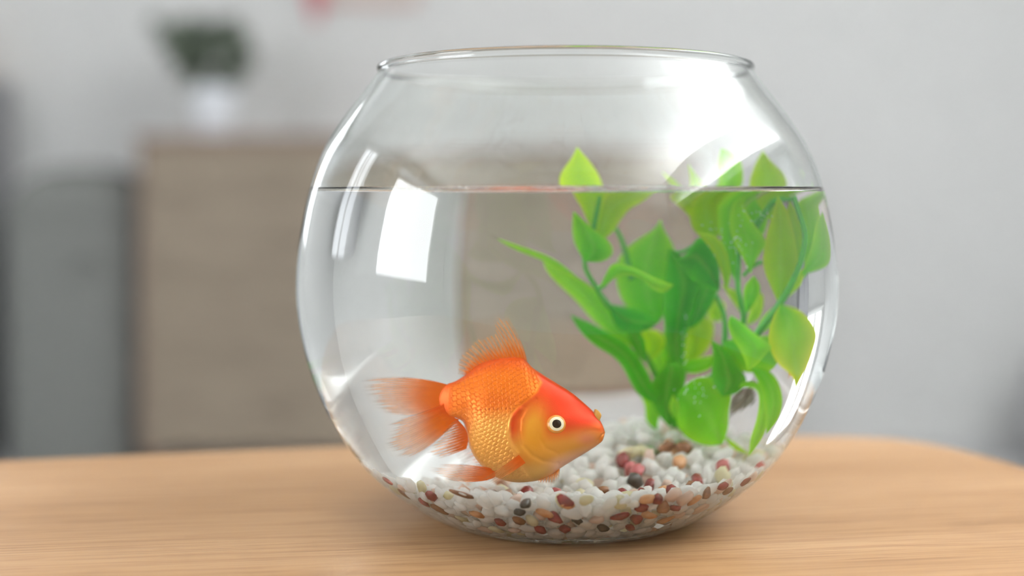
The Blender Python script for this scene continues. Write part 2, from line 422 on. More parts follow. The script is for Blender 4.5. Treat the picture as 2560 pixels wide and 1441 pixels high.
tag(bowl, 'round clear glass fishbowl half filled with water on the wooden table', 'fishbowl')
bot = [(0, BZ-3), (120, BZ-3), (220, BZ-2.6), (290, BZ-1.8)]
wet = bot+[(r, z) for r, z in INN if z < CON-1] + [(float(r_in(CON)), CON)]
rc = float(r_in(CON))
men = [(rc-d_, WL+17.0*math.exp(-d_/13.0)) for d_ in (.8, 2, 4, 6.5, 10, 14, 19, 26, 36, 50)]+[(rc-75, WL), (rc*.6, WL), (rc*.3, WL), (0, WL)]
wme = lathe_mesh('water', [(r*S, z*S) for r, z in wet+men])
wme.materials.append(M_wside); wme.materials.append(M_wtop)
nw = len(wet)
for p in wme.polygons:
    p.use_smooth = True
    zc_ = max(wme.vertices[i].co.z for i in p.vertices); rmin = min(math.hypot(*wme.vertices[i].co[:2]) for i in p.vertices)
    p.material_index = 0
fi = 0
n_side = 192*(nw-1)
for i, p in enumerate(wme.polygons): p.material_index = 0 if i < n_side else 1
water = link('water', wme)
tag(water, 'still clear water filling the glass bowl up to two thirds', 'water')

# ------------------------------------------------------------------ gravel
def heap(x, y):
    return 178+0.03*y+142*np.exp(-((x-195)**2+(y-255)**2)/(2*225.**2))+26*np.exp(-((x+380)**2+(y-60)**2)/(2*170.**2))
cand = []
while len(cand) < 3600:
    q = rng.uniform((-560, -560, BZ), (560, 560, 320), (40000, 3))
    h = heap(q[:, 0], q[:, 1]); R_ = r_in(q[:, 2]); r = np.hypot(q[:, 0], q[:, 1])
    ok = (q[:, 2] < h-8) & (r < R_-14) & (q[:, 2] > BZ+12)
    deep = (q[:, 2] < h-62) & (r < R_-75) & (q[:, 2] > 80)
    cand += list(q[ok & ~deep])
NP = 2350
P = np.array(cand[:NP]); rad = rng.uniform(12.5, 19.5, NP)*np.where(rng.random(NP) < .12, 1.2, 1.0)
for it in range(26):
    kd = KDTree(NP)
    for i, p in enumerate(P): kd.insert(p, i)
    kd.balance(); mv = np.zeros_like(P)
    for i in range(NP):
        pi = P[i]
        for co, j, dist in kd.find_range(pi, 42.0):
            if j <= i: continue
            ov = (rad[i]+rad[j])*.93-dist
            if ov > 0:
                u = (pi-np.array(co))/(dist+1e-6)*ov*.45; mv[i] += u; mv[j] -= u
    P += mv
    h = heap(P[:, 0], P[:, 1]); P[:, 2] = np.clip(P[:, 2], BZ-2+rad*.8, np.maximum(h-rad*.55, BZ+rad*.8))
    r = np.hypot(P[:, 0], P[:, 1])+1e-6; slope = .8
    lim = r_in(np.maximum(P[:, 2]-rad*.55, BZ))-rad*.85
    k_ = np.minimum(1, lim/r); P[:, 0] *= k_; P[:, 1] *= k_
def pebble_mesh(seed, sub):
    r_ = np.random.default_rng(seed)
    bm = bmesh.new(); bmesh.ops.create_icosphere(bm, subdivisions=sub, radius=1.0)
    ax = np.array([r_.uniform(1.1, 1.5), r_.uniform(.9, 1.15), r_.uniform(.75, .95)])
    planes = [(lambda n_: n_/np.linalg.norm(n_))(r_.normal(size=3)) for _ in range(11)]; cut = r_.uniform(.60, .90, 11)
    for v_ in bm.verts:
        c = np.array(v_.co)
        for n_, d_ in zip(planes, cut):
            s_ = c@n_
            if s_ > d_: c = c-n_*(s_-d_)*.93
        v_.co = Vector(c*ax)
    me = bpy.data.meshes.new('pebble'); bm.to_mesh(me); bm.free()
    for p in me.polygons: p.use_smooth = True
    return me
def pebmat(name, c1, c2, rough=.35, sss=0.0):
    m = mat(name, c1, rough, .5); p = m.node_tree.nodes['Principled BSDF']
    oi = nd(m, 'ShaderNodeObjectInfo'); tc = nd(m, 'ShaderNodeTexCoord')
    nz = nd(m, 'ShaderNodeTexNoise'); nz.inputs['Scale'].default_value = 260; nz.inputs['Detail'].default_value = 3
    ge = nd(m, 'ShaderNodeNewGeometry'); lk(m, ge.outputs['Position'], nz.inputs['Vector'])
    ad = nd(m, 'ShaderNodeMath', operation='ADD'); ad.inputs[1].default_value = 0
    lk(m, nz.outputs['Fac'], ad.inputs[0])
    cr = nd(m, 'ShaderNodeValToRGB'); e = cr.color_ramp.elements
    e[0].position = .33; e[0].color = rgba(c1); e[1].position = .67; e[1].color = rgba(c2)
    lk(m, ad.outputs[0], cr.inputs[0]); lk(m, cr.outputs[0], p.inputs['Base Color'])
    if sss:
        nt = m.node_tree; tr = nd(m, 'ShaderNodeBsdfTranslucent'); tr.inputs[0].default_value = rgba(c2)
        mx = nd(m, 'ShaderNodeMixShader'); mx.inputs[0].default_value = sss
        lk(m, p.outputs[0], mx.inputs[1]); lk(m, tr.outputs[0], mx.inputs[2]); lk(m, mx.outputs[0], nt.nodes['Material Output'].inputs['Surface'])
    return m
KIND = [('white', 'white quartz pebble', pebmat('quartz_pebble', (244, 245, 242), (254, 254, 252), .4, .5), .84),
        ('blush', 'blush pink pebble', pebmat('blush_pebble', (240, 214, 198), (250, 232, 220), .4, .4), .11),
        ('cream', 'cream pebble', pebmat('cream_pebble', (232, 226, 186), (242, 238, 208), .4, .3), .05),
        ('maroon', 'maroon pebble', pebmat('maroon_pebble', (112, 24, 28), (158, 48, 50), .35), 0),
        ('brown', 'brown stony pebble', pebmat('brown_pebble', (112, 70, 44), (156, 104, 66), .45), 0),
        ('orange', 'orange tan pebble', pebmat('orange_pebble', (220, 150, 98), (236, 190, 142), .4, .2), 0),
        ('dark', 'blackish grey pebble', pebmat('dark_pebble', (28, 36, 36), (64, 66, 62), .35), 0),
        ('rose', 'dusty rose pebble', pebmat('rose_pebble', (178, 78, 84), (206, 120, 120), .4, .1), 0)]
KN = [k_[0] for k_ in KIND]
kind = rng.choice(len(KIND), NP, p=np.array([k_[3] for k_ in KIND])/sum(k_[3] for k_ in KIND))
stretch = np.ones((NP, 3))
SPOT = [(925,1200,'brown',1.3),(967,1204,'maroon',.8),(1042,1202,'rose',1),(1011,1239,'brown',1.5),(1077,1246,'maroon',1.4),(1063,1262,'maroon',.8),(1091,1272,'brown',1.4),
 (1253,1216,'brown',1),(1229,1237,'brown',1),(1264,1238,'blush',1.3),(1309,1233,'maroon',1),(1311,1256,'dark',1.1),(1299,1284,'dark',1),(1299,1305,'brown',1.2),
 (1250,1310,'maroon',.9),(1187,1289,'orange',1),(1381,1237,'rose',1.2),(1404,1257,'maroon',1.2),(1388,1303,'maroon',1.3),(1372,1286,'orange',1.1),(1454,1302,'dark',1.2),(1428,1264,'orange',.8),
 (1414,1329,'maroon',1.2),(1114,1314,'brown',1),(1067,1296,'brown',.9),(1562,1238,'maroon',1),(1600,1235,'maroon',1.1),(1628,1213,'maroon',1.4),(1591,1198,'dark',1),(1546,1148,'maroon',1),
 (1581,1158,'rose',1),(1590,1177,'rose',.9),(1694,1152,'orange',1.1),(1717,1118,'brown',.9),(1668,1113,'brown',.9),(1689,1112,'orange',1),(1750,1203,'maroon',1.1),(1720,1219,'brown',1),
 (1687,1230,'maroon',.9),(1661,1231,'orange',1),(1806,1186,'cream',1.2),(1799,1168,'rose',.8),(1816,1212,'maroon',.9),(1867,1203,'maroon',1.2),(1896,1172,'rose',1),(1818,1228,'brown',1),
 (1612,1268,'maroon',1),(1642,1253,'maroon',1),(1622,1254,'orange',1.1),(1665,1272,'brown',1.3),(1696,1270,'maroon',1.1),(1628,1290,'orange',1.2),(1668,1300,'orange',1.3),(1551,1292,'maroon',1.3),
 (1598,1301,'maroon',1),(1581,1324,'maroon',1.2),(1462,1203,'cream',1),(1490,1224,'brown',.7),(1466,1252,'cream',.9),(1740,1250,'orange',1.1),(1770,1240,'brown',.9),(1500,1325,'dark',1),(1350,1322,'maroon',1)]
sq, sd_ = sight([(a_, b_) for a_, b_, _, _ in SPOT])
tt = np.linspace(0, 1300, 1300)
taken = set()
for (a_, b_, kn, sz), q0_, d0_ in zip(SPOT, sq, sd_):
    ln = q0_+d0_*tt[:, None]; inside = (ln[:, 2] < heap(ln[:, 0], ln[:, 1])-4) & (np.hypot(ln[:, 0], ln[:, 1]) < r_in(ln[:, 2])-2)
    if not inside.any(): continue
    pt = ln[np.argmax(inside)]+d0_*9
    for i in np.argsort(((P-pt)**2).sum(1)):
        if i not in taken: break
    taken.add(int(i)); kind[i] = KN.index(kn); rad[i] = 14.5*(.75+.3*sz)
    P[i] = P[i]*.4+(pt+d0_*rad[i]*.4)*.6
P[:, 2] = np.maximum(np.minimum(P[:, 2], heap(P[:, 0], P[:, 1])-rad*.35), BZ-2+rad*.8)
k_ = np.minimum(1, (r_in(np.maximum(P[:, 2]-rad*.55, BZ))-rad*.95)/(np.hypot(P[:, 0], P[:, 1])+1e-6)); P[:, 0] *= k_; P[:, 1] *= k_
MESH = [[pebble_mesh(100+j, 2) for j in range(5)] for _ in KIND]
for kk, ml in enumerate(MESH):
    for me in ml: me.materials.append(KIND[kk][2])
MESHL = [pebble_mesh(100+j, 1) for j in range(5)]
def rot_rand():
    q = rng.normal(size=4); q /= np.linalg.norm(q); from_q = Matrix.Rotation(0, 3, 'X')
    from mathutils import Quaternion
    return Quaternion(q).to_matrix()
# how much of each pebble the front shows: close to the front glass or on top of the bed
h = heap(P[:, 0], P[:, 1]); r = np.hypot(P[:, 0], P[:, 1]); gap = r_in(P[:, 2])-r
front = (P[:, 1] < 20) & (gap < 40)
top = (h-P[:, 2] < 24)
score = np.where(front | top, 0, 2000.)+P[:, 1]+np.where(front, -150, 0)+np.maximum(0, np.abs(P[:, 0])-330)*.8
order = np.argsort(score)
hero = set(list(taken)+[int(i) for i in order if int(i) not in taken][:299-len(taken)])
root_xy = seen([(1690, 1075)], (0, 190, 0))[0][:2]
vs, fs, mi = [], [], []; base = 0
for i in range(NP):
    Rm = rot_rand(); s_ = rad[i]*S*1.04
    if i in hero:
        o = link('pebble', MESH[kind[i]][i % 5]); o.location = P[i]*S; o.rotation_euler = Rm.to_euler(); o.scale = (s_,)*3
        cn, lb = KIND[kind[i]][0], KIND[kind[i]][1]
        x_, y_, z_ = P[i]
        over = 'below the goldfish tail' if x_ < -230 else 'below the goldfish body' if x_ < -20 else 'below the goldfish snout' if x_ < 110 else 'below the plant' if x_ < 300 else 'below the drooping right leaves'
        if front[i]: where = ('low at the glass ' if z_ < 82 else 'halfway up the glass ' if z_ < 132 else 'at the top edge along the glass ')+over
        else:
            deep_ = 'in front of' if y_ < -300 else 'under' if y_ < -110 else 'behind'
            over = over.replace('below the goldfish', deep_+' the goldfish').replace('below the plant', 'in front of the plant' if y_ < 60 else 'below the plant')
            where = 'on top of the gravel '+('at the plant foot' if math.hypot(x_-root_xy[0], y_-root_xy[1]) < 150 else over)
        size = 'large ' if rad[i] > 17.5 else 'small ' if rad[i] < 14.5 else ''
        tag(o, size+lb+' '+where, 'pebble', size+cn+' pebbles '+where)
    else:
        A = np.array(Rm)*s_; me = MESHL[i % 5]
        co = np.array([v_.co for v_ in me.vertices])@A.T+P[i]*S
        vs.append(co); ff = np.array([p.vertices[:] for p in me.polygons])+base; fs.append(ff); mi += [kind[i]]*len(ff); base += len(co)
gm = pydata('gravel', np.vstack(vs), np.vstack(fs))
for k_ in KIND: gm.materials.append(k_[2])
gm.polygons.foreach_set('material_index', mi); gm.polygons.foreach_set('use_smooth', [True]*len(gm.polygons))
gr = link('gravel', gm); tag(gr, 'deep bed of mixed white and reddish gravel at the bottom of the bowl', 'gravel', None, 'stuff')
# the brown pebble with a white inclusion, against the front glass
q0_, d0_ = sight([(1157, 1238)]); pt = (q0_[0]+d0_[0]*13)*S
pm = pebble_mesh(131, 3); pm.materials.append(KIND[4][2])
sp_ = empty('pebble', tuple(pt)); tag(sp_, 'large dark brown pebble with a white spot against the front glass', 'pebble')
o = link('stone', pm, None, sp_); o.scale = (24*S, 10*S, 11*S); o.rotation_euler = (0, .25, 0)
o = link('white_spot', pebble_mesh(133, 2), KIND[0][2], sp_); o.scale = (8.5*S, 3*S, 4.2*S); o.location = (-1*S, -8.5*S, 1*S); o.rotation_euler = (0, .25, 0)

# ------------------------------------------------------------------ goldfish
YAW = math.radians(12)
P0 = np.array([-110., -200., 345.])
EX = np.array([math.cos(YAW), -math.sin(YAW), 0]); NN = np.array([math.sin(YAW), math.cos(YAW), 0])
# study sheet of the fish (u to the snout, v down) -> its own upright plane in the bowl
gu, gv = np.meshgrid(np.linspace(40, 2020, 18), np.linspace(30, 1400, 14)); gu = gu.ravel(); gv = gv.ravel()
w_ = seen(np.stack([860+gu/3.0014, 760+gv/3.0014], 1), P0, NN)-P0
def basis(u, v):
    a = (np.asarray(u, float)-1000)/1000; b = (np.asarray(v, float)-700)/700
    return np.stack([a**i*b**j for i in range(5) for j in range(5-i)], -1)
B_ = basis(gu, gv)
CX = np.linalg.lstsq(B_, w_@EX, rcond=None)[0]; CZ = np.linalg.lstsq(B_, w_[:, 2], rcond=None)[0]
KU = 0.8/3.0                                    # sheet units -> layout units, for thickness
def sheet(u, v, y=0.0):
    b = basis(u, v); X = b@CX; Z = b@CZ
    return (P0+X[..., None]*EX+np.stack([0*X, -np.asarray(y, float)*KU+0*X, Z], -1))*S
TOP = np.array([(715,700),(722,672),(742,636),(770,612),(820,597),(870,572),(930,532),(980,492),(1050,456),(1150,430),(1250,416),(1330,420),(1370,446),(1410,490),(1500,550),(1600,610),(1700,670),(1780,732),(1860,800),(1905,850),(1935,900),(1950,940),(1957,965)], float)
BOT = np.array([(715,712),(722,745),(742,785),(770,818),(800,832),(850,845),(890,868),(915,905),(935,975),(958,1060),(1000,1140),(1060,1212),(1130,1272),(1200,1310),(1300,1332),(1400,1330),(1480,1318),(1560,1285),(1620,1240),(1700,1190),(1800,1130),(1860,1092),(1905,1060),(1935,1033),(1950,995),(1957,965)], float)
WID = np.array([(715,2),(730,12),(760,28),(800,50),(870,110),(940,168),(1050,225),(1200,250),(1350,246),(1450,236),(1550,216),(1650,188),(1750,152),(1850,108),(1910,74),(1940,42),(1957,4)], float)
def sm(P, k): c = catmull(P, 12); return np.interp(k, c[:, 0], c[:, 1])
def seg_dist(U, V, pl):
    d = np.full(U.shape, 1e9); pl = np.array(pl, float)
    for a, b in zip(pl, pl[1:]):
        ab = b-a; t = np.clip(((U-a[0])*ab[0]+(V-a[1])*ab[1])/(ab@ab), 0, 1)
        d = np.minimum(d, np.hypot(U-a[0]-t*ab[0], V-a[1]-t*ab[1]))
    return d
def ss(x, a, b): t = np.clip((x-a)/(b-a), 0, 1); return t*t*(3-2*t)
def blob(U, V, cu, cv, ru, rv): return np.exp(-(((U-cu)/ru)**2+((V-cv)/rv)**2))
NX, NA, NB = 310, 330, 60
us = np.interp(np.linspace(0, 1, NX), [0, .12, .22, .95, 1], [715, 850, 960, 1915, 1957])
ph = np.concatenate([np.linspace(0, math.pi, NA, endpoint=False), np.linspace(math.pi, 2*math.pi, NB, endpoint=False)])
tp, bt, wd = sm(TOP, us), sm(BOT, us), sm(WID, us)
mid = (tp+bt)/2; hf = np.maximum((bt-tp)/2, 1)
Ug = np.repeat(us[:, None], NA+NB, 1); cph, sph = np.cos(ph), np.sin(ph)
Vg = mid[:, None]-hf[:, None]*cph[None]
sp = np.sign(sph)*np.abs(sph)**.85
# widest a little under the middle, thinner along the back
Yg = wd[:, None]*sp[None]*(1-.16*np.clip(cph, 0, 1)[None]**2*ss(1700-us, 0, 500)[:, None])
# --- relief
HB = np.array([(430,1330),(520,1425),(600,1462),(680,1420),(740,1345),(790,1275),(830,1232),(900,1212),(1000,1222),(1080,1252),(1150,1300),(1220,1335),(1340,1430)], float)
bnd = np.interp(Vg, HB[:, 0], HB[:, 1])
scaled = ss(bnd-Ug, 0, 22)*ss(Ug, 775, 815)*ss(Vg-tp[:, None], 6, 30)*ss(bt[:, None]-Vg, 4, 30)
du, dv = 32.0, 34.0
Uw = Ug+.00022*(Vg-760)**2+9*np.sin(Vg/83+.5)+5*np.sin(Ug/61+Vg/120); Vw = Vg+10*np.sin(Ug/97)+6*np.sin(Ug/47+Vg/75)
best = np.full(Ug.shape, -1e9); q_ = np.zeros(Ug.shape); e_ = np.zeros(Ug.shape); vq = np.zeros(Ug.shape)
i0 = np.floor(Uw/du)
for di in (2, 1, 0, -1):
    ci = i0+di; st = np.mod(ci, 2)*.5
    for dj in (-1, 0, 1):
        cj = np.floor(Vw/dv-st)+dj
        cu, cv = (ci+.5)*du, (cj+st+.5)*dv
        a_, b_ = (Uw-cu)/(du*1.25), (Vw-cv)/(dv*.78)
        ins = (a_*a_+b_*b_ < 1)
        newer = ins & (cu+(1-np.abs(b_))*.01 > best)
        best = np.where(newer, cu, best); q_ = np.where(newer, -a_, q_); e_ = np.where(newer, 1-(a_*a_+b_*b_), e_); vq = np.where(newer, b_, vq)
edge = ss(e_, 0.0, .30)
H = scaled*(8.0*(q_*.5+.5)*edge)
gill = [(1420,730),(1340,790),(1297,870),(1295,960),(1330,1065),(1400,1140),(1490,1185),(1600,1205)]
dg = seg_dist(Ug, Vg, gill)
H -= 6*np.exp(-(dg/16)**2)
plate = blob(Ug, Vg, 1410, 960, 105, 175); H += 9*plate
cle = [(1290,800),(1232,870),(1218,970),(1240,1060),(1285,1120)]
dc = seg_dist(Ug, Vg, cle); H += 9*np.exp(-(dc/20)**2)
pre = [(1470,800),(1445,900),(1450,1010),(1500,1090),(1590,1130)]
dp = seg_dist(Ug, Vg, pre); H -= 2*np.exp(-(dp/15)**2)
lip_l = [(1735,1010),(1790,965),(1860,950),(1925,955)]
dl = seg_dist(Ug, Vg, lip_l); H -= 1.5*np.exp(-(dl/14)**2)
mouth = [(1958,968),(1935,985),(1905,1035)]
dm = seg_dist(Ug, Vg, mouth); H -= 7*np.exp(-(dm/9)**2)
H += 10*blob(Ug, Vg, 1575, 910, 110, 105)
H += rng.normal(0, .15, H.shape)
near = np.clip(sph, 0, 1)[None]
pos = sheet(Ug, Vg, Yg)
gx = np.gradient(pos, axis=0); gp = np.roll(pos, -1, 1)-np.roll(pos, 1, 1)
nr = np.cross(gp, gx); nr /= np.linalg.norm(nr, axis=2)[..., None]+1e-12
cen = pos.mean(1, keepdims=True)
if ((pos-cen)*nr).sum() < 0: nr = -nr
nr[:3] = 0; nr[-3:] = 0
pos = pos+nr*(H*KU*S)[..., None]
# --- colour of the skin
def mixc(c, col, m): return c*(1-m[..., None])+lin(col)*m[..., None]
col = np.zeros(Ug.shape+(3,))+lin((246, 120, 12))
back = 1-ss((Vg-tp[:, None])/(2*hf[:, None]), .0, .16); col = mixc(col, (236, 84, 10), back*.9)
belly = ss(Vg, 740, 930); col = mixc(col, (246, 178, 84), belly*.85)
col = mixc(col, (230, 174, 98), ss(Vg, 1090, 1300)*.8)
col = mixc(col, (236, 110, 20), blob(Ug, Vg, 1120, 740, 150, 50)*.8)
col = mixc(col, (238, 96, 16), 1-ss(Ug, 760, 830))
col = mixc(col, (226, 100, 24), blob(Ug, Vg, 900, 900, 60, 90)*.8)
# each scale is rimmed in a deeper orange pigment; its shine comes from the relief and the gloss
seam = scaled*(1-ss(e_, .0, .22))
col = mixc(col, (214, 84, 8), seam*.6*(1-.35*belly))
hd = ss(Ug-bnd, -4, 30)
head = np.zeros_like(col)+lin((226, 50, 4))
low = ss(Vg-(1000+.10*(1650-Ug)), -110, 60); head = mixc(head, (230, 156, 62), low)
head = mixc(head, (236, 160, 40), np.clip(plate*1.25, 0, 1))
head = mixc(head, (244, 186, 156), ss(Vg-(1130+.34*(1700-Ug)*1.0), -50, 70)*ss(Ug, 1430, 1620))
head = mixc(head, (222, 132, 96), blob(Ug, Vg, 1820, 1020, 90, 50)*.9)
head = mixc(head, (238, 92, 20), blob(Ug, Vg, 1935, 930, 50, 40)*.8)
head = mixc(head, (226, 120, 34), blob(Ug, Vg, 1930, 1020, 34, 36)*.9)
head = mixc(head, (230, 68, 6), blob(Ug, Vg, 1575, 900, 120, 100)*.5)
head = mixc(head, (226, 172, 92), ss(Vg, 1150, 1260)*(1-ss(Ug, 1480, 1620))*.8)
col = col*(1-hd[..., None])+head*hd[..., None]
llat = (np.abs(Vg-792-.02*(Ug-1000)) < 7) & (np.mod(Uw, du) < 13) & (Ug < 1290) & (Ug > 960)
col = mixc(col, (190, 66, 10), llat*.6*scaled)
nv = NX*(NA+NB); n2 = NA+NB
idx = np.arange(nv).reshape(NX, n2)
fa = np.stack([idx[:-1], idx[1:], np.roll(idx, -1, 1)[1:], np.roll(idx, -1, 1)[:-1]], -1).reshape(-1, 4)
V_ = pos.reshape(-1, 3)
fish = empty('goldfish', tuple(sheet(np.array(1300.), np.array(1335.))))
tag(fish, 'orange fantail goldfish with golden belly swimming just above the gravel', 'fish')
FO = np.array(fish.location)
caps = [tuple(idx[0]), tuple(idx[-1][::-1])]
bme = pydata('body', V_-FO, list(map(tuple, fa))+caps)
ca = bme.color_attributes.new('skin', 'FLOAT_COLOR', 'POINT')
ca.data.foreach_set('color', np.concatenate([col.reshape(-1, 3), np.ones((nv, 1))], 1).ravel().astype(np.float32))
bm = bmesh.new(); bm.from_mesh(bme); bmesh.ops.recalc_face_normals(bm, faces=bm.faces); bm.to_mesh(bme); bm.free()
M_skin = mat('fish_skin', (240, 120, 20), 0.33, 0.2); pz = M_skin.node_tree.nodes['Principled BSDF']
at_ = nd(M_skin, 'ShaderNodeVertexColor', layer_name='skin'); lk(M_skin, at_.outputs[0], pz.inputs['Base Color'])
pz.inputs['Metallic'].default_value = .22
link('body', bme, M_skin, fish, True)
def body_y(u, v):
    m_, h_, w0 = sm(TOP, u), sm(BOT, u), sm(WID, u); c = np.clip(((m_+h_)/2-v)/((h_-m_)/2), -1, 1)
    return w0*math.sqrt(1-c*c)**.85
M_fin = bpy.data.materials.new('fish_fin'); M_fin.use_nodes = True
def finmat(m):
    nt = m.node_tree; nt.nodes.remove(nt.nodes['Principled BSDF'])
    vc = nd(m, 'ShaderNodeVertexColor', layer_name='fin')
    df = nd(m, 'ShaderNodeBsdfDiffuse'); tl = nd(m, 'ShaderNodeBsdfTranslucent'); tr = nd(m, 'ShaderNodeBsdfTransparent')
    lk(m, vc.outputs['Color'], df.inputs[0]); lk(m, vc.outputs['Color'], tl.inputs[0])
    a = nd(m, 'ShaderNodeMixShader'); a.inputs[0].default_value = .55; lk(m, df.outputs[0], a.inputs[1]); lk(m, tl.outputs[0], a.inputs[2])
    b = nd(m, 'ShaderNodeMixShader'); lk(m, vc.outputs['Alpha'], b.inputs[0]); lk(m, tr.outputs[0], b.inputs[1]); lk(m, a.outputs[0], b.inputs[2])
    lk(m, b.outputs[0], nt.nodes['Material Output'].inputs['Surface'])
finmat(M_fin)
def resample(P, n):
    P = catmull(P, 10) if len(P) > 2 else np.array(P, float)
    d = np.concatenate([[0], np.cumsum(np.linalg.norm(np.diff(P, axis=0), axis=1))]); t = np.linspace(0, d[-1], n)
    return np.stack([np.interp(t, d, P[:, k]) for k in range(P.shape[1])], 1)
def fin(name, root, tip, mid=None, nr=16, fw=.22, y0=0, y1=0, ripple=10, dens=1.0, c0=(252, 110, 14), c1=(255, 196, 120), label=None, ragged=.12, edge_dark=0):
    nu, nv_ = nr*9, 60
    A, T = resample(root, nu), resample(tip, nu)
    Mi = resample(mid, nu) if mid else (A+T)/2
    s = np.linspace(0, 1, nv_)[None, :, None]; c2 = 2*Mi-.5*A-.5*T
    Q = A[:, None]*(1-s)**2+2*c2[:, None]*s*(1-s)+T[:, None]*s**2
    t = np.linspace(0, 1, nu)[:, None]; s2 = s[..., 0]
    ray = np.abs(np.sin(math.pi*nr*t+.0*s2)); ray = (1-ray)**.75          # 1 on the ray
    ray2 = 1-np.abs(np.sin(math.pi*nr*2*t))
    rr = np.maximum(ray, ray2*ss(s2, .45, .7)*.8)
    yy = y0*(1-s2)+y1*s2+ripple*np.sin(math.pi*nr*.45*t+1.3)*s2+4*ray*s2
    pts = sheet(Q[..., 0], Q[..., 1], yy)-FO
    r2 = np.random.default_rng(len(name)+nr)
    tiplen = 1-ragged*np.interp(np.linspace(0, 1, nu), np.linspace(0, 1, nr*2), r2.random(nr*2))[:, None]-.04*(1-ray)
    fade = 1-ss(s2, tiplen-fw, tiplen)
    alpha = np.clip((.95-.74*ss(s2, .05, .7))*dens+(.62*dens)*rr**1.3*(1-.25*s2), 0, 1)*fade
    side = ss(t, 0, .03)*ss(1-t, 0, .02); alpha = alpha*(.5+.5*side)
    colr = lin(c0)*(1-ss(s2, .05, .9))[..., None]+lin(c1)*ss(s2, .05, .9)[..., None]
    colr = colr*(1-(rr*.55)[..., None])+lin((252, 128, 26))*(rr*.5)[..., None]
    ix = np.arange(nu*nv_).reshape(nu, nv_)
    ff = np.stack([ix[:-1, :-1], ix[1:, :-1], ix[1:, 1:], ix[:-1, 1:]], -1).reshape(-1, 4)
    me = pydata(name, pts.reshape(-1, 3), ff)
    ca = me.color_attributes.new('fin', 'FLOAT_COLOR', 'POINT')
    ca.data.foreach_set('color', np.concatenate([colr, alpha[..., None]], 2).reshape(-1).astype(np.float32))
    o = link(name, me, M_fin, fish, True)
    if label: o['label'] = label
    return o
fin('dorsal_fin', [(905,556),(980,498),(1100,450),(1230,424),(1300,424),(1372,448)], [(838,545),(850,430),(945,285),(1112,196),(1116,80),(1214,36)],
    [(876,548),(915,462),(1025,372),(1165,318),(1215,255),(1322,255)], 19, .13, 0, -30, 8, .88, c0=(246, 126, 34), c1=(252, 200, 126), ragged=.08)
fin('tail_fin', [(765,612),(752,680),(770,745),(815,800)], [(85,562),(95,660),(185,735),(320,815)], [(430,543),(415,650),(470,742),(570,805)], 22, .22, 0, -40, 14, 1.1, ragged=.2)
fin('tail_fin', [(765,735),(790,790),(830,838),(868,852)], [(320,845),(285,1000),(270,1140),(395,1212)], [(560,795),(540,900),(560,990),(655,1040)], 20, .22, 20, 60, 14, 1.15, ragged=.16)
fin('anal_fin', [(858,858),(915,925),(938,1000),(930,1068)], [(800,872),(695,990),(612,1090),(700,1146)], None, 12, .22, 30, 70, 8, 1.0)
fin('anal_fin', [(942,1000),(1000,1130),(1070,1215)], [(835,1085),(860,1155),(960,1196)], None, 8, .22, -30, -60, 6, .35, (244, 170, 100), (250, 210, 160))
fin('pelvic_fin', [(1125,1225),(1135,1285),(1075,1312)], [(700,1178),(575,1235),(750,1318)], [(920,1185),(850,1268),(900,1330)], 12, .22, 110, 130, 8, 1.0, (250, 108, 18))
fin('pectoral_fin', [(1300,1130),(1352,1192)], [(930,1362),(1080,1378)], [(1160,1222),(1222,1280)], 9, .3, 245, 250, 5, .9, (244, 112, 26), (254, 190, 120))
fin('pelvic_fin', [(1465,1305),(1560,1268),(1618,1232)], [(1450,1352),(1552,1376),(1606,1342)], None, 8, .4, 40, 60, 5, .95, (240, 146, 44), (250, 186, 96))
# eyes
M_iris = mat('cream_iris', (244, 234, 200), .3, .2); M_ring = mat('gold_ring', (232, 150, 50), .25, .6); M_pup = mat('black_pupil', (5, 5, 6), .15, .1)
for sd in (1, -1):
    ue, ve, R = 1575, 910, 66*KU*S*1.02
    yc = body_y(ue, ve)
    base = sheet(np.array(float(ue)), np.array(float(ve)), np.array(sd*(yc+5.)))-FO
    pr = [(R*1.06, -.20*R), (R*1.06, .0), (R*.98, .14*R), (R*.88, .22*R), (R*.80, .28*R), (R*.64, .36*R), (R*.5, .40*R), (R*.44, .405*R), (0, .41*R)]
    me = lathe_mesh('eye', pr, 40); me.materials.append(M_iris); me.materials.append(M_ring)
    for p in me.polygons: p.material_index = 1 if p.index < 40*4 else 0
    e = link('eye', me, None, fish, True); e.location = base
    e.rotation_euler = (Vector((.10, -1*sd, .12))).to_track_quat('Z', 'Y').to_euler()
    link('pupil', lathe_mesh('pupil', [(R*.50, .385*R), (R*.48, .43*R), (R*.38, .485*R), (R*.2, .515*R), (0, .52*R)], 32), M_pup, e, True)
M_nos = mat('ochre_skin', (206, 150, 58), .4, .5)
for sd in (1, -1):
    bm = bmesh.new(); bmesh.ops.create_icosphere(bm, subdivisions=3, radius=1)
    me = bpy.data.meshes.new('nostril_flap')
    ctr_ = np.array([1900., 838.])
    for v_ in bm.verts:
        a, b, c = v_.co
        uu = 1898+a*30+8*max(0, -b)*0+6*b*0; vv_ = 836+c*-46+10*a
        uu += 10*math.sin(c*4)*.5
        v_.co = Vector(sheet(np.array(uu), np.array(vv_), np.array(sd*34+b*22))-FO)
    bm.to_mesh(me); bm.free(); link('nostril_flap', me, M_nos, fish, True)

